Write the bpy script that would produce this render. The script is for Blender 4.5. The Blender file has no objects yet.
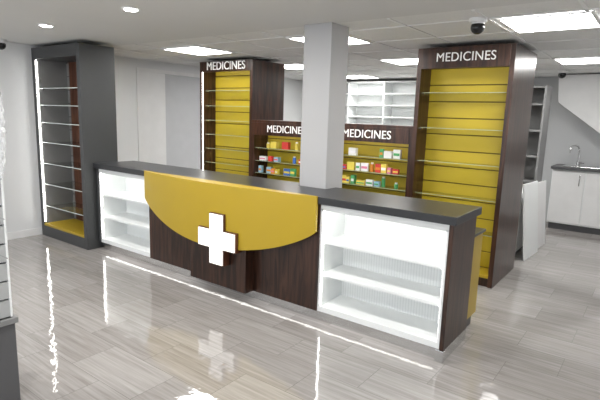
import bpy, bmesh, math, random
from mathutils import Matrix, Vector
random.seed(4)
S=bpy.context.scene
COL=S.collection

# ---------------------------------------------------------------- materials
def newmat(name):
    m=bpy.data.materials.new(name); m.use_nodes=True
    nt=m.node_tree; b=nt.nodes['Principled BSDF']
    return m,nt,b
def mat(name,col,rough=.5,metal=0,var=.06,scale=6,spec=.5,bump=0,coat=0):
    m,nt,b=newmat(name)
    tc=nt.nodes.new('ShaderNodeTexCoord'); n=nt.nodes.new('ShaderNodeTexNoise')
    n.inputs['Scale'].default_value=scale; n.inputs['Detail'].default_value=4
    nt.links.new(tc.outputs['Object'],n.inputs['Vector'])
    r=nt.nodes.new('ShaderNodeValToRGB')
    r.color_ramp.elements[0].color=(*[max(0,c*(1-var)) for c in col],1)
    r.color_ramp.elements[1].color=(*[min(1,c*(1+var)) for c in col],1)
    nt.links.new(n.outputs['Fac'],r.inputs['Fac']); nt.links.new(r.outputs['Color'],b.inputs['Base Color'])
    b.inputs['Roughness'].default_value=rough; b.inputs['Metallic'].default_value=metal
    b.inputs['Specular IOR Level'].default_value=spec
    if coat: b.inputs['Coat Weight'].default_value=coat
    if bump:
        bp=nt.nodes.new('ShaderNodeBump'); bp.inputs['Strength'].default_value=bump; bp.inputs['Distance'].default_value=.01
        nt.links.new(n.outputs['Fac'],bp.inputs['Height']); nt.links.new(bp.outputs['Normal'],b.inputs['Normal'])
    return m
def emit(name,col,st):
    m,nt,b=newmat(name)
    b.inputs['Base Color'].default_value=(*col,1)
    b.inputs['Emission Color'].default_value=(*col,1); b.inputs['Emission Strength'].default_value=st
    return m
def wood(name,c1,c2,rough=.35,vec=(9,9,.8)):
    m,nt,b=newmat(name)
    tc=nt.nodes.new('ShaderNodeTexCoord'); mp=nt.nodes.new('ShaderNodeMapping'); mp.inputs['Scale'].default_value=vec
    n=nt.nodes.new('ShaderNodeTexNoise'); n.inputs['Scale'].default_value=3; n.inputs['Detail'].default_value=8; n.inputs['Distortion'].default_value=.6
    r=nt.nodes.new('ShaderNodeValToRGB'); r.color_ramp.elements[0].position=.38; r.color_ramp.elements[1].position=.64
    r.color_ramp.elements[0].color=(*c1,1); r.color_ramp.elements[1].color=(*c2,1)
    nt.links.new(tc.outputs['Object'],mp.inputs['Vector']); nt.links.new(mp.outputs['Vector'],n.inputs['Vector'])
    nt.links.new(n.outputs['Fac'],r.inputs['Fac']); nt.links.new(r.outputs['Color'],b.inputs['Base Color'])
    b.inputs['Roughness'].default_value=rough
    return m
WALNUT=wood('walnut_laminate',(.016,.0065,.004),(.062,.026,.015),.3)
WALNUT2=wood('walnut_laminate_light',(.022,.009,.0055),(.070,.029,.017),.3)
BROWN=wood('brown_panel',(.06,.020,.010),(.13,.048,.025))
YEL=mat('yellow_laminate',(.46,.315,.018),.36,var=.03)
YELS=mat('yellow_slatwall',(.53,.395,.022),.45,var=.03)
YELD=mat('yellow_groove',(.14,.10,.004),.6)
CTOP=mat('anthracite_worktop',(.030,.031,.034),.3,var=.12,scale=60)
GREY=mat('grey_cabinet',(.052,.054,.056),.42,var=.04)
GREYL=mat('grey_light_panel',(.22,.22,.22),.5)
WHITE=mat('white_laminate',(.87,.89,.89),.4,var=.02)
WALL=mat('wall_paint',(.76,.77,.78),.85,var=.03,scale=2,bump=.05)
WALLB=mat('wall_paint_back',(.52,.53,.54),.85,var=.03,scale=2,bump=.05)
COLM=mat('column_paint',(.50,.50,.51),.75,var=.04,scale=2,bump=.1)
CEIL=mat('ceiling_plaster',(.67,.67,.66),.9,var=.03,scale=2)
TILE=mat('ceiling_tile',(.76,.76,.75),.95,var=.10,scale=90,bump=.15)
DOORG=mat('door_grey',(.58,.59,.61),.6)
STEEL=mat('stainless_steel',(.66,.66,.66),.22,metal=1,var=.08,scale=12)
CHROME=mat('chrome',(.75,.75,.76),.12,metal=1,var=.01)
BLACK=mat('black_plastic',(.012,.012,.013),.25)
TRIMW=mat('white_trim',(.82,.82,.82),.5)
DARKG=mat('dark_grey_metal',(.10,.10,.105),.5)
SLATG=mat('slat_grey',(.42,.43,.43),.5)
LED=emit('led_strip',(1,.98,.93),20)
PANEL=emit('light_panel',(1,.99,.96),29)
SPOT=emit('downlight_lens',(1,.98,.95),60)
CROSSM=emit('cross_acrylic',(1,.97,.92),.6)
SIGN=emit('sign_letter_white',(.9,.9,.88),.1)
LEDDIM=emit('led_plinth',(1,.98,.94),5)
def glass():
    m,nt,b=newmat('glass_shelf'); b.inputs['Base Color'].default_value=(.92,1,.97,1); b.inputs['Roughness'].default_value=.03
    b.inputs['Transmission Weight'].default_value=1; b.inputs['IOR'].default_value=1.2
    b.inputs['Alpha'].default_value=.55
    return m
GLASS=glass()
EDGE=mat('glass_edge',(.42,.50,.36),.2)
EDGEB=mat('glass_edge_bright',(.80,.90,.86),.2)
def film():
    m,nt,b=newmat('plastic_film'); b.inputs['Base Color'].default_value=(.85,.87,.88,1); b.inputs['Roughness'].default_value=.2
    b.inputs['Alpha'].default_value=.4
    return m
FILM=film()
def bead():
    m,nt,b=newmat('perforated_white_back')
    tc=nt.nodes.new('ShaderNodeTexCoord'); w=nt.nodes.new('ShaderNodeTexWave'); w.wave_type='BANDS'; w.bands_direction='X'
    w.inputs['Scale'].default_value=14
    r=nt.nodes.new('ShaderNodeValToRGB'); r.color_ramp.elements[0].color=(.76,.78,.78,1); r.color_ramp.elements[1].color=(.86,.88,.88,1)
    r.color_ramp.elements[1].position=.35
    nt.links.new(tc.outputs['Object'],w.inputs['Vector']); nt.links.new(w.outputs['Fac'],r.inputs['Fac']); nt.links.new(r.outputs['Color'],b.inputs['Base Color'])
    b.inputs['Roughness'].default_value=.5
    return m
BEAD=bead()
def floormat():
    m,nt,b=newmat('striated_gloss_tile')
    N=nt.nodes.new; L=nt.links.new
    tc=N('ShaderNodeTexCoord')
    br=N('ShaderNodeTexBrick'); br.offset=.5; br.inputs['Scale'].default_value=1
    br.inputs['Brick Width'].default_value=.62; br.inputs['Row Height'].default_value=.31
    br.inputs['Mortar Size'].default_value=.0015; br.inputs['Mortar Smooth'].default_value=.1
    br.inputs['Color1'].default_value=(.0,.0,.0,1); br.inputs['Color2'].default_value=(1,1,1,1); br.inputs['Mortar'].default_value=(.2,.2,.2,1)
    L(tc.outputs['Object'],br.inputs['Vector'])
    mp=N('ShaderNodeMapping'); mp.inputs['Scale'].default_value=(1.3,30,1)
    vm=N('ShaderNodeVectorMath'); vm.operation='MULTIPLY_ADD'; vm.inputs[1].default_value=(7,7,7)
    L(br.outputs['Color'],vm.inputs[0]); L(tc.outputs['Object'],vm.inputs[2]); L(vm.outputs[0],mp.inputs['Vector'])
    n=N('ShaderNodeTexNoise'); n.inputs['Scale'].default_value=1.5; n.inputs['Detail'].default_value=6; n.inputs['Roughness'].default_value=.55; n.inputs['Distortion'].default_value=.5
    L(mp.outputs['Vector'],n.inputs['Vector'])
    r=N('ShaderNodeValToRGB'); e=r.color_ramp.elements
    e[0].position=.2; e[0].color=(.235,.215,.203,1); e[1].position=.8; e[1].color=(.44,.42,.405,1)
    ad=N('ShaderNodeMath'); ad.operation='MULTIPLY_ADD'; ad.inputs[1].default_value=.20
    L(br.outputs['Color'],ad.inputs[0])
    sb=N('ShaderNodeMath'); sb.operation='SUBTRACT'; sb.inputs[1].default_value=.09
    L(n.outputs['Fac'],sb.inputs[0]); L(sb.outputs[0],ad.inputs[2]); L(ad.outputs[0],r.inputs['Fac'])
    mx=N('ShaderNodeMix'); mx.data_type='RGBA'; mx.inputs['B'].default_value=(.20,.19,.18,1)
    L(br.outputs['Fac'],mx.inputs['Factor']); L(r.outputs['Color'],mx.inputs['A']); L(mx.outputs['Result'],b.inputs['Base Color'])
    b.inputs['Roughness'].default_value=.04; b.inputs['Specular IOR Level'].default_value=1.0
    n2=N('ShaderNodeTexNoise'); n2.inputs['Scale'].default_value=11; n2.inputs['Detail'].default_value=2
    L(tc.outputs['Object'],n2.inputs['Vector'])
    bp=N('ShaderNodeBump'); bp.inputs['Strength'].default_value=.16; bp.inputs['Distance'].default_value=.01
    L(n2.outputs['Fac'],bp.inputs['Height']); L(bp.outputs['Normal'],b.inputs['Normal'])
    return m
FLOOR=floormat()
PACK=[mat('pack_%d'%i,c,.4) for i,c in enumerate([(.75,.75,.72),(.6,.05,.04),(.05,.15,.5),(.7,.25,.03),(.08,.35,.12),(.75,.6,.1),(.3,.5,.65),(.65,.2,.3),(.8,.8,.8)])]

# ---------------------------------------------------------------- geometry helpers
class MB:
    def __init__(s,name,parent=None,bevel=.0015):
        s.name=name; s.parent=parent; s.bm=bmesh.new(); s.mats=[]; s.bevel=bevel
    def mi(s,m):
        if m not in s.mats: s.mats.append(m)
        return s.mats.index(m)
    def box(s,x0,x1,y0,y1,z0,z1,m,M=None):
        vs=[s.bm.verts.new((x,y,z)) for x in (x0,x1) for y in (y0,y1) for z in (z0,z1)]
        if M is not None:
            for v in vs: v.co=M@v.co
        i=s.mi(m)
        for f in ((0,1,3,2),(4,6,7,5),(0,4,5,1),(2,3,7,6),(0,2,6,4),(1,5,7,3)):
            s.bm.faces.new([vs[k] for k in f]).material_index=i
    def prism(s,pts,axis,a0,a1,m):
        def P(p,a):
            return {'y':(p[0],a,p[1]),'z':(p[0],p[1],a),'x':(a,p[0],p[1])}[axis]
        A=[s.bm.verts.new(P(p,a0)) for p in pts]; B=[s.bm.verts.new(P(p,a1)) for p in pts]
        i=s.mi(m); fs=[s.bm.faces.new(A),s.bm.faces.new(B[::-1])]
        n=len(pts)
        for k in range(n): fs.append(s.bm.faces.new([A[k],A[(k+1)%n],B[(k+1)%n],B[k]]))
        for f in fs: f.material_index=i
    def cyl(s,c,r,h,m,axis='z',seg=24,r2=None):
        r2=r if r2 is None else r2
        M=Matrix.Translation(c)
        if axis=='y': M=M@Matrix.Rotation(math.pi/2,4,'X')
        if axis=='x': M=M@Matrix.Rotation(math.pi/2,4,'Y')
        g=bmesh.ops.create_cone(s.bm,cap_ends=True,segments=seg,radius1=r,radius2=r2,depth=h,matrix=M)
        i=s.mi(m)
        for v in g['verts']:
            for f in v.link_faces: f.material_index=i
    def sph(s,c,r,m,sc=(1,1,1)):
        M=Matrix.Translation(c)@Matrix.Diagonal((*sc,1))
        g=bmesh.ops.create_uvsphere(s.bm,u_segments=24,v_segments=12,radius=r,matrix=M)
        i=s.mi(m)
        for v in g['verts']:
            for f in v.link_faces: f.material_index=i; f.smooth=True
    def done(s):
        bmesh.ops.recalc_face_normals(s.bm,faces=s.bm.faces[:])
        me=bpy.data.meshes.new(s.name); s.bm.to_mesh(me); s.bm.free()
        for m in s.mats: me.materials.append(m)
        o=bpy.data.objects.new(s.name,me); COL.objects.link(o)
        if s.parent: o.parent=s.parent
        if s.bevel:
            b=o.modifiers.new('bev','BEVEL'); b.width=s.bevel; b.segments=2; b.limit_method='ANGLE'
        return o
def empty(name):
    o=bpy.data.objects.new(name,None); COL.objects.link(o); return o
def text(body,parent,x,y,z,width,mt,name='lettering',depth=.004):
    cu=bpy.data.curves.new('t','FONT'); cu.body=body; cu.size=.1; cu.extrude=depth; cu.align_x='CENTER'; cu.align_y='CENTER'; cu.space_character=1.05
    o=bpy.data.objects.new('t',cu); COL.objects.link(o)
    bpy.context.view_layer.update()
    dg=bpy.context.evaluated_depsgraph_get()
    me=bpy.data.meshes.new_from_object(o.evaluated_get(dg))
    bpy.data.objects.remove(o)
    xs=[v.co.x for v in me.vertices]; k=width/(max(xs)-min(xs))
    me.transform(Matrix.Translation((x,y,z))@Matrix.Rotation(math.pi/2,4,'X')@Matrix.Diagonal((k,k*1.08,k,1)))
    me.materials.clear(); me.materials.append(mt)
    n=bpy.data.objects.new(name,me); COL.objects.link(n); n.parent=parent
def slats(mb,x0,x1,y,z0,z1,pitch,face,groove,t=.016,g=.012):
    mb.box(x0,x1,y+t*.5,y+t,z0,z1,groove)
    z=z0
    while z<z1-.01:
        mb.box(x0,x1,y,y+t*.5,z+g/2,min(z+pitch,z1)-g/2,face); z+=pitch
def gshelf(mb,x0,x1,y0,y1,z,edge=None,h=.0025):
    mb.box(x0,x1,y0+.003,y1,z-h,z+h,GLASS); mb.box(x0,x1,y0,y0+.0025,z-h,z+h,edge or EDGE)
    for x in (x0,x1-.012): mb.box(x,x+.012,y0+.03,y0+.05,z-.014,z-h-.0005,CHROME)

# ---------------------------------------------------------------- room shell
H=2.34
XL,XR,YF,YB=-5.27,2.3,-5.0,5.75
m=MB('floor',bevel=0); m.box(XL-.1,XR+.1,YF-.1,YB+.1,-.08,0,FLOOR); m.done()
m=MB('ceiling',bevel=0)
m.box(XL-.1,XR+.1,YF-.1,.42,H,H+.1,CEIL); m.box(XL-.1,XR+.1,.42,YB+.1,H,H+.1,TILE); m.done()
m=MB('ceiling_grid',bevel=0)
gx=.15-.315; gy=1.08-.315
k=-9
while k<5:
    x=gx+.63*k
    if x>XL: m.box(x-.011,x+.011,.44,YB,H-.006,H,TRIMW)
    k+=1
for k in range(0,9):
    y=gy+.63*k
    if y<YB: m.box(XL,XR,y-.011,y+.011,H-.006,H,TRIMW)
m.done()
DY0,DY1,DZ=1.35,3.0,2.22
m=MB('wall_left',bevel=0)
m.box(XL-.12,XL,YF,DY0,0,H,WALL); m.box(XL-.12,XL,DY1,YB,0,H,WALL); m.box(XL-.12,XL,DY0,DY1,DZ,H,WALL); m.done()
m=MB('wall_back',bevel=0); m.box(XL-.12,XR,YB,YB+.12,0,H,WALLB); m.done()
m=MB('wall_right',bevel=0); m.box(XR,XR+.12,YF,YB+.12,0,H,WALL); m.done()
m=MB('wall_front',bevel=0)
m.box(XL-.12,XR+.12,YF-.12,YF,0,.35,WALL); m.box(XL-.12,XR+.12,YF-.12,YF,2.2,H,WALL)
m.box(XL-.12,XL+.3,YF-.12,YF,.35,2.2,WALL); m.box(XR-.3,XR+.12,YF-.12,YF,.35,2.2,WALL); m.done()
m=MB('window_1',bevel=.003)
for x in (XL+.3,-2.9,-1.5,-.1,1.2,XR-.36): m.box(x,x+.06,YF-.1,YF-.02,.35,2.2,DARKG)
m.box(XL+.3,XR-.3,YF-.1,YF-.02,.35,.41,DARKG); m.box(XL+.3,XR-.3,YF-.1,YF-.02,2.14,2.2,DARKG); m.done()
e=empty('door_1')
m=MB('leaf_fixed',e); m.box(XL-.05,XL-.01,DY0+.05,DY0+.52,0.005,DZ-.05,TRIMW); m.done()
m=MB('leaf_sliding',e); m.box(XL-.10,XL-.06,DY0+.48,DY1-.05,0.005,DZ-.05,DOORG); m.done()
m=MB('door_frame',e); m.box(XL-.12,XL+.015,DY0,DY0+.05,0,DZ,TRIMW); m.box(XL-.12,XL+.015,DY1-.05,DY1,0,DZ,TRIMW); m.box(XL-.12,XL+.015,DY0+.05,DY1-.05,DZ-.05,DZ,TRIMW); m.done()
m=MB('trim_1',bevel=.002)
for y in (-1.15,-.62): m.box(XL,XL+.02,y,y+.05,0.1,2.2,TRIMW)
m.box(XL,XL+.02,-1.15,-.57,2.2,2.25,TRIMW); m.done()
m=MB('baseboard_left',bevel=.002); m.box(XL,XL+.015,YF,DY0,0,.09,TRIMW); m.box(XL,XL+.015,DY1,YB,0,.09,TRIMW); m.done()
m=MB('baseboard_back',bevel=.002); m.box(XL,-4.95,YB-.015,YB,0,.09,TRIMW); m.done()

# ---------------------------------------------------------------- ceiling fittings
for (x,y) in ((-3.63,1.08),(-1.74,1.08),(.20,1.10),(-3.63,2.97),(-1.74,2.97),(.15,3.60),(-3.63,4.86),(-1.74,4.86)):
    e=empty('ceiling_light_panel')
    m=MB('diffuser',e,0); m.box(x-.285,x+.285,y-.285,y+.285,H-.012,H-.007,PANEL); m.done()
    m=MB('frame',e,.001)
    for a in (-1,1):
        m.box(x+a*.297-.012,x+a*.297+.012,y-.309,y+.309,H-.016,H-.0065,TRIMW)
        m.box(x-.285,x+.285,y+a*.297-.012,y+a*.297+.012,H-.016,H-.0065,TRIMW)
    m.done()
def arealamp(name,parent,loc,size,energy):
    l=bpy.data.lights.new(name,'AREA'); l.shape='DISK'; l.size=size; l.energy=energy; l.color=(1,.98,.95)
    o=bpy.data.objects.new(name,l); COL.objects.link(o); o.location=loc; o.parent=parent
for (x,y) in ((-2.28,-.76),(-3.63,-.72),(-.9,-.8),(-2.28,-2.6),(-.9,-2.6),(.6,-2.6),(-3.63,-2.6),(.6,-.8)):
    e=empty('recessed_downlight')
    m=MB('ring',e,.002); m.cyl((x,y,H-.006),.062,.012,TRIMW,r2=.07); m.done()
    m=MB('lens',e,0); m.cyl((x,y,H-.0135),.048,.003,SPOT); m.done()
    arealamp('lamp',e,(x,y,H-.02),.09,16)
for (x,y) in ((-.22,.74),(-.27,4.73),(-5.12,-.5)):
    e=empty('dome_camera')
    m=MB('base',e,.002); m.cyl((x,y,H-.015),.06,.03,TRIMW,r2=.065); m.cyl((x,y,H-.04),.045,.02,TRIMW); m.done()
    m=MB('dome',e,0); m.sph((x,y,H-.062),.05,BLACK); m.done()

# ---------------------------------------------------------------- column
m=MB('column',bevel=.004); m.box(-1.525,-1.25,.365,.63,0,H,COLM); m.done()

# ---------------------------------------------------------------- service counter
C=empty('pharmacy_counter')
m=MB('worktop',C,.003)
pts=[(-4.155,-.02),(0,-.02),(0,.51),(-1.24,.51),(-1.24,.36),(-1.535,.36),(-1.535,.51),(-4.155,.51)]
m.prism(pts,'z',.945,1.0,CTOP); m.done()
m=MB('plinth',C,.002); m.box(-4.10,-.045,.035,.33,0,.085,STEEL); m.box(-.075,-.016,-.004,.03,0,.083,STEEL); m.done()
m=MB('plinth_led',C,0); m.box(-4.05,-.09,.026,.032,.079,.084,LEDDIM); m.done()
m=MB('end_panels',C,.002)
m.box(-4.13,-4.10,0,.35,.085,.945,GREY); m.box(-.05,-.02,0,.47,.085,.945,WALNUT); m.box(-.04,-.02,.035,.47,0,.085,STEEL); m.done()
def shelfunit(x0,x1,nm):
    m=MB(nm,C,.0015)
    m.box(x0,x1,.012,.35,.085,.13,WHITE)
    m.box(x0,x1,.012,.35,.925,.945,WHITE); m.box(x0,x1,.012,.022,.895,.925,WHITE)
    m.box(x0,x0+.022,.012,.35,.13,.905,WHITE); m.box(x1-.022,x1,.012,.35,.13,.905,WHITE)
    for z in (.385,.645): m.box(x0+.022,x1-.022,.03,.335,z-.011,z+.011,WHITE)
    m.done()
    m=MB(nm+'_back',C,0); m.box(x0+.022,x1-.022,.335,.35,.13,.905,BEAD); m.done()
    m=MB(nm+'_led',C,0)  # top and right strips are added out of sight to brighten the bay
    m.box(x0+.0225,x0+.028,.016,.024,.14,.89,LED); m.box(x0+.03,x1-.03,.024,.032,.912,.924,LED)
    m.box(x1-.026,x1-.0225,.024,.028,.14,.89,LED); m.done()
shelfunit(-4.10,-3.17,'shelf_bay_a'); shelfunit(-1.05,-.05,'shelf_bay_b')
m=MB('walnut_front',C,.002)
m.box(-3.17,-2.42,.0,.03,.085,.945,WALNUT); m.box(-1.72,-1.05,.0,.03,.085,.945,WALNUT)
m.box(-2.42,-1.72,-.10,.03,.085,.945,WALNUT); m.box(-3.17,-1.05,.32,.34,.085,.945,GREY)
m.done()
XA,XB=-3.19,-1.06
def bow(t): return -.035-.12*(1-(2*t-1)**2)
def low(t): return .73-.285*max(0,1-(2*t-1)**2)**.8
bm=bmesh.new(); n=64; rows=[]
for i in range(n+1):
    t=i/n; x=XA+(XB-XA)*t; yf=bow(t); zl=low(t)
    rows.append([bm.verts.new(p) for p in ((x,yf,zl),(x,yf,1.006),(x,-.019,1.006),(x,-.019,.94),(x,yf+.02,.94),(x,yf+.02,zl))])
for i in range(n):
    a,b=rows[i],rows[i+1]
    for k in range(6): bm.faces.new((a[k],a[(k+1)%6],b[(k+1)%6],b[k]))
bm.faces.new(rows[0][::-1]); bm.faces.new(rows[-1])
bmesh.ops.recalc_face_normals(bm,faces=bm.faces[:])
me=bpy.data.meshes.new('yellow_fascia'); bm.to_mesh(me); bm.free(); me.materials.append(YEL)
o=bpy.data.objects.new('yellow_fascia',me); COL.objects.link(o); o.parent=C
def cross(c,z,R,w):
    return [(c-w,z-R),(c+w,z-R),(c+w,z-w),(c+R,z-w),(c+R,z+w),(c+w,z+w),(c+w,z+R),(c-w,z+R),(c-w,z+w),(c-R,z+w),(c-R,z-w),(c-w,z-w)]
m=MB('cross',C,.002); m.prism(cross(-1.995,.53,.22,.078),'y',-.185,-.162,CROSSM); m.done()
m=MB('cross_surround',C,.001); m.prism(cross(-1.995,.53,.228,.086),'y',-.172,-.10,BROWN); m.done()
m=MB('staff_side_drawers',C,.003)
m.box(-.55,-.055,.48,.80,.10,.76,YEL); m.box(-.57,-.04,.475,.82,.76,.78,CTOP); m.box(-.53,-.08,.48,.78,0,.10,DARKG); m.done()

# ---------------------------------------------------------------- tall display units
def tall(name,x0,x1,y0,y1,h,header,txtw,ledl=True,shelf=(),frame=WALNUT,zb=.12):
    e=empty(name); st=.045 if x1-x0<1.05 else .05
    m=MB('side_panels',e,.002); m.box(x0,x0+st,y0,y1,0,h,frame); m.box(x1-st,x1,y0,y1,0,h,frame); m.done()
    m=MB('header',e,.002); m.box(x0+st,x1-st,y0-.004,y0+.03,h-header,h,frame); m.box(x0+st,x1-st,y0+.03,y1,h-.03,h,frame); m.done()
    m=MB('slat_back',e,.001)
    yb=y0+.26
    slats(m,x0+st,x1-st,yb,zb,h-.03,.167,YELS,YELD)
    m.done()
    m=MB('base',e,.002); m.box(x0+st,x1-st,y0,yb,zb-.03,zb,YEL); m.box(x0+st,x1-st,y0+.02,y0+.04,0,zb-.03,frame); m.box(x0+st,x1-st,y1-.03,y1,0,h-.03,frame); m.done()
    m=MB('glass_shelves',e,.0)
    for z in shelf: gshelf(m,x0+st+.003,x1-st-.003,y0+.06,yb,z)
    m.done()
    m=MB('led_strips',e,0)
    if ledl: m.box(x0+st+.001,x0+st+.006,y0+.006,y0+.012,zb+.02,h-header,LED)
    m.box(x0+st+.02,x1-st-.02,y0+.04,y0+.05,h-.045,h-.035,LED); m.done()
    if txtw: text('MEDICINES',e,(x0+x1)/2+.015,y0-.008,h-header/2,txtw,SIGN)
    return e
tall('medicine_display_unit',-1.11,-.18,1.74,2.60,2.30,.20,.56,False,(1.87,1.52,1.18,.84,.5),WALNUT2)
tall('medicine_display_unit',-4.38,-3.38,1.77,2.43,2.30,.14,.72,True,(1.91,1.70,1.50,1.3,1.1,.9),WALNUT2)

def low_unit(x0,x1):
    e=empty('low_medicine_shelf'); y0,y1=1.76,2.2; W=WALNUT2
    m=MB('frame',e,.002); m.box(x0,x0+.04,y0,y1,0,1.5,W); m.box(x1-.04,x1,y0,y1,0,1.5,W)
    m.box(x0+.04,x1-.04,y0-.004,y0+.025,1.34,1.5,W); m.box(x0-.0,x1+.0,y0-.006,y1,1.5,1.53,W)
    m.box(x0+.04,x1-.04,y0,y0+.03,0,.62,W); m.done()
    m=MB('slat_back',e,.001); slats(m,x0+.04,x1-.04,2.05,.62,1.48,.167,YELS,YELD); m.box(x0+.04,x1-.04,y0+.03,2.05,.60,.62,W); m.done()
    m=MB('glass_shelves',e,0)
    for z in (.84,1.0,1.17): gshelf(m,x0+.042,x1-.042,1.80,2.05,z)
    m.done()
    m=MB('led_strip',e,0); m.box(x0+.06,x1-.06,y0+.03,y0+.04,1.345,1.355,LED); m.done()
    text('MEDICINES',e,(x0+x1)/2+.015,y0-.008,1.42,.60,SIGN)
    m=MB('medicine_packages',e,.001)
    for z,den in ((.624,.9),(.843,.9),(1.003,.85),(1.173,.5)):
        x=x0+.07
        while x<x1-.14:
            w=random.uniform(.04,.11); hh=random.uniform(.045,.10); d=random.uniform(.03,.06)
            if random.random()<den:
                y=random.uniform(1.83,1.86)
                if random.random()<.25: m.cyl((x+.025,y+.03,z+hh/2),.022,hh,random.choice(PACK),seg=16); m.cyl((x+.025,y+.03,z+hh+.008),.015,.016,PACK[0],seg=12)
                else: m.box(x,x+w,y,y+d,z,z+hh,random.choice(PACK)); m.box(x+.005,x+w-.005,y-.001,y,z+hh*.3,z+hh*.6,random.choice(PACK))
            x+=w+random.uniform(.004,.025)
    m.done()
low_unit(-3.375,-2.245); low_unit(-2.24,-1.115)

# left grey cabinet
e=empty('grey_display_cabinet')
x0,x1,y0,y1,h=-5.24,-4.165,-.12,.30,2.30
m=MB('carcass',e,.002)
m.box(x0,x0+.06,y0,y1,0,h,GREY); m.box(x1-.07,x1,y0,y1,0,h,GREY); m.box(x0+.06,x1-.07,y0,y1,h-.13,h,GREY); m.box(x0+.06,x1-.07,y0,y0+.03,0,.13,GREY); m.done()
m=MB('base_board',e,.002); m.box(x0+.06,x1-.07,y0+.004,y1-.03,.13,.16,YEL); m.done()
m=MB('back_panel',e,.001)
slats(m,x0+.06,x0+.12,y1-.03,.16,h-.13,.167,GREYL,DARKG); m.box(x0+.12,x1-.07,y1-.03,y1-.014,.16,h-.13,BROWN); m.done()
m=MB('inner_side',e,.001); m.box(x0+.06,x0+.068,y0+.03,y1-.03,.16,h-.13,GREYL); m.done()
m=MB('led_strips',e,0); m.box(x0+.0685,x0+.076,y0+.01,y0+.022,.18,h-.14,LED); m.done()
m=MB('glass_shelves',e,0)
for z in (.38,.66,.92,1.18,1.42,1.63,1.83): gshelf(m,x0+.07,x1-.072,y0+.04,y1-.032,z,EDGEB,.0035)
m.done()

# gondola end at left edge of view
e=empty('gondola_shelving')
m=MB('slat_panel',e,.001)
gx1=-1.68
m.box(gx1-.05,gx1-.02,-2.75,-1.95,.5,2.02,DARKG)
z=.5
while z<2.0:
    m.box(gx1-.02,gx1,-2.75,-1.95,z+.004,z+.094,SLATG); z+=.1
m.box(gx1-.05,gx1+.002,-1.956,-1.945,.5,2.02,WHITE); m.done()
m=MB('base_cabinet',e,.003); m.box(gx1-.35,gx1+.01,-2.75,-1.94,0,.5,DARKG); m.box(gx1-.35,gx1+.03,-2.75,-1.93,.47,.5,GREYL); m.done()
m=MB('hooks',e,0)
for zz in (1.85,1.65,1.45,1.25,1.05,.85):
    for yy in (-2.15,-1.99): m.cyl((gx1+.05,yy,zz),.003,.10,CHROME,'x',seg=8)
m.done()
bm=bmesh.new(); bmesh.ops.create_uvsphere(bm,u_segments=28,v_segments=36,radius=.5)
for v in bm.verts:
    n=math.sin(v.co.x*41+v.co.z*27)*math.cos(v.co.y*37-v.co.z*33)*.05
    w_=1+n*4
    v.co=Vector((v.co.x*.07*w_,v.co.y*.10*w_,v.co.z*.55))
    v.co+=Vector((gx1+.05,-1.99,1.50))
me=bpy.data.meshes.new('plastic_bag'); bm.to_mesh(me); bm.free(); me.materials.append(FILM)
o=bpy.data.objects.new('plastic_bag',me); COL.objects.link(o); o.parent=e

# ---------------------------------------------------------------- dispensary back shelving
def rack(x0,x1,y0,y1,h,n,zs,name='dispensary_shelving',mt=WHITE):
    e=empty(name); m=MB('frame',e,.001)
    w=(x1-x0)/n
    for i in range(n+1): m.box(x0+i*w-.012,x0+i*w+.012,y0,y1,0,h,mt)
    m.box(x0,x1,y1-.012,y1,0,h,mt); m.done()
    m=MB('shelves',e,.001)
    for i in range(n):
        for z in zs: m.box(x0+i*w+.012,x0+(i+1)*w-.012,y0+.01,y1-.012,z-.012,z+.012,mt)
    m.done()
rack(-4.9,-1.0,5.38,5.72,2.28,5,[.1+.218*i for i in range(11)])
rack(-.95,-.36,4.2,4.6,2.1,1,(.1,.45,.8,1.15,1.5,1.85,2.08),'storage_rack',GREYL)
e=empty('low_cupboard')
m=MB('carcass',e,.002); m.box(-.80,-.285,3.0,4.05,.06,.78,WHITE); m.box(-.78,-.31,3.03,4.02,0,.06,DARKG)
m.box(-.285,-.275,3.01,3.52,.07,.77,TRIMW); m.box(-.285,-.275,3.53,4.04,.07,.77,TRIMW); m.done()
# kitchen
e=empty('kitchen_unit')
m=MB('cabinets',e,.002); m.box(-.32,1.5,5.2,5.73,.1,.93,WHITE); m.box(-.3,1.5,5.25,5.7,0,.1,DARKG)
for i in range(4): m.box(-.31+.45*i,.12+.45*i,5.18,5.2,.12,.91,TRIMW)
for i in range(4): m.box(.05+.45*i,.065+.45*i,5.155,5.18,.70,.86,STEEL)
m.done()
m=MB('worktop',e,.003); m.box(-.34,1.5,5.14,5.73,.93,.97,DARKG); m.done()
m=MB('sink',e,.003); m.box(-.2,.35,5.25,5.6,.97,.978,STEEL); m.done()
def tube(name,parent,pts,r,mt):
    cu=bpy.data.curves.new(name,'CURVE'); cu.dimensions='3D'; cu.bevel_depth=r; cu.bevel_resolution=4
    sp=cu.splines.new('BEZIER'); sp.bezier_points.add(len(pts)-1)
    for b,p in zip(sp.bezier_points,pts): b.co=p; b.handle_left_type=b.handle_right_type='AUTO'
    o=bpy.data.objects.new(name,cu); cu.materials.append(mt); COL.objects.link(o); o.parent=parent
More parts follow.
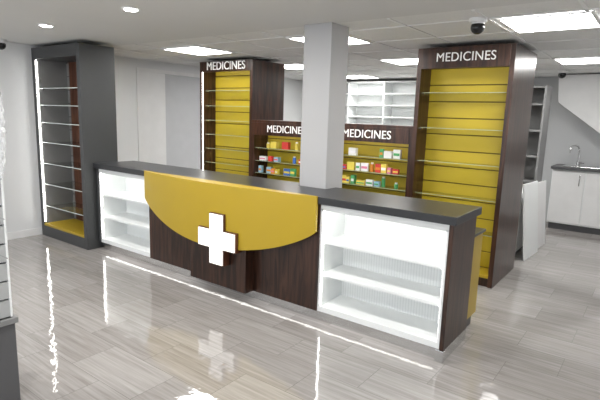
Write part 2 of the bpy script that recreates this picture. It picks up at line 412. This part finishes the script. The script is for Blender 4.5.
tube('tap_spout',e,[(-.04,5.55,.97),(-.04,5.55,1.22),(-.07,5.50,1.28),(-.13,5.42,1.26),(-.14,5.40,1.18)],.013,CHROME)
m=MB('tap_body',e,.001); m.cyl((-.04,5.55,1.0),.024,.06,CHROME); m.box(-.02,.05,5.54,5.56,1.01,1.03,CHROME); m.done()
m=MB('staircase',bevel=.003)
m.prism([(-.40,H-.02),(-.36,1.92),(.9,.98),(1.9,.98),(2.28,H-.02)],'y',5.25,5.70,TRIMW)
m.done()
e=empty('leaning_board')
M=Matrix.Translation((-.17,3.0,0))@Matrix.Rotation(math.radians(-4),4,'Z')@Matrix.Rotation(math.radians(-6),4,'Y')
m=MB('sheet',e,.001); m.box(0,.018,0,.55,0.002,.90,WHITE,M); m.done()
e=empty('leaning_board')
M=Matrix.Translation((-.17,3.66,0))@Matrix.Rotation(math.radians(-4),4,'Z')@Matrix.Rotation(math.radians(-5),4,'Y')
m=MB('sheet',e,.001); m.box(0,.018,0,.4,0.002,.86,TRIMW,M); m.done()

# ---------------------------------------------------------------- world + camera
w=bpy.data.worlds.new('World'); S.world=w; w.use_nodes=True
bg=w.node_tree.nodes['Background']; bg.inputs['Color'].default_value=(.90,.95,1,1); bg.inputs['Strength'].default_value=2.6
cx,cy,cz,yaw,pit,rol,f=0.9729,-2.9926,1.5979,-0.6372,0.1722,0.0314,482.9076
F=Vector((math.sin(yaw)*math.cos(pit),math.cos(yaw)*math.cos(pit),-math.sin(pit)))
R=Vector((math.cos(yaw),-math.sin(yaw),0)); U=R.cross(F)
R2=math.cos(rol)*R+math.sin(rol)*U; U2=-math.sin(rol)*R+math.cos(rol)*U
cam=bpy.data.cameras.new('camera'); co=bpy.data.objects.new('camera',cam); COL.objects.link(co)
M=Matrix((R2,U2,-F)).transposed().to_4x4(); M.translation=(cx,cy,cz); co.matrix_world=M
cam.sensor_width=36; cam.lens=f/600*36; cam.clip_start=.05
S.camera=co
S.view_settings.view_transform='Standard'; S.view_settings.exposure=-.18
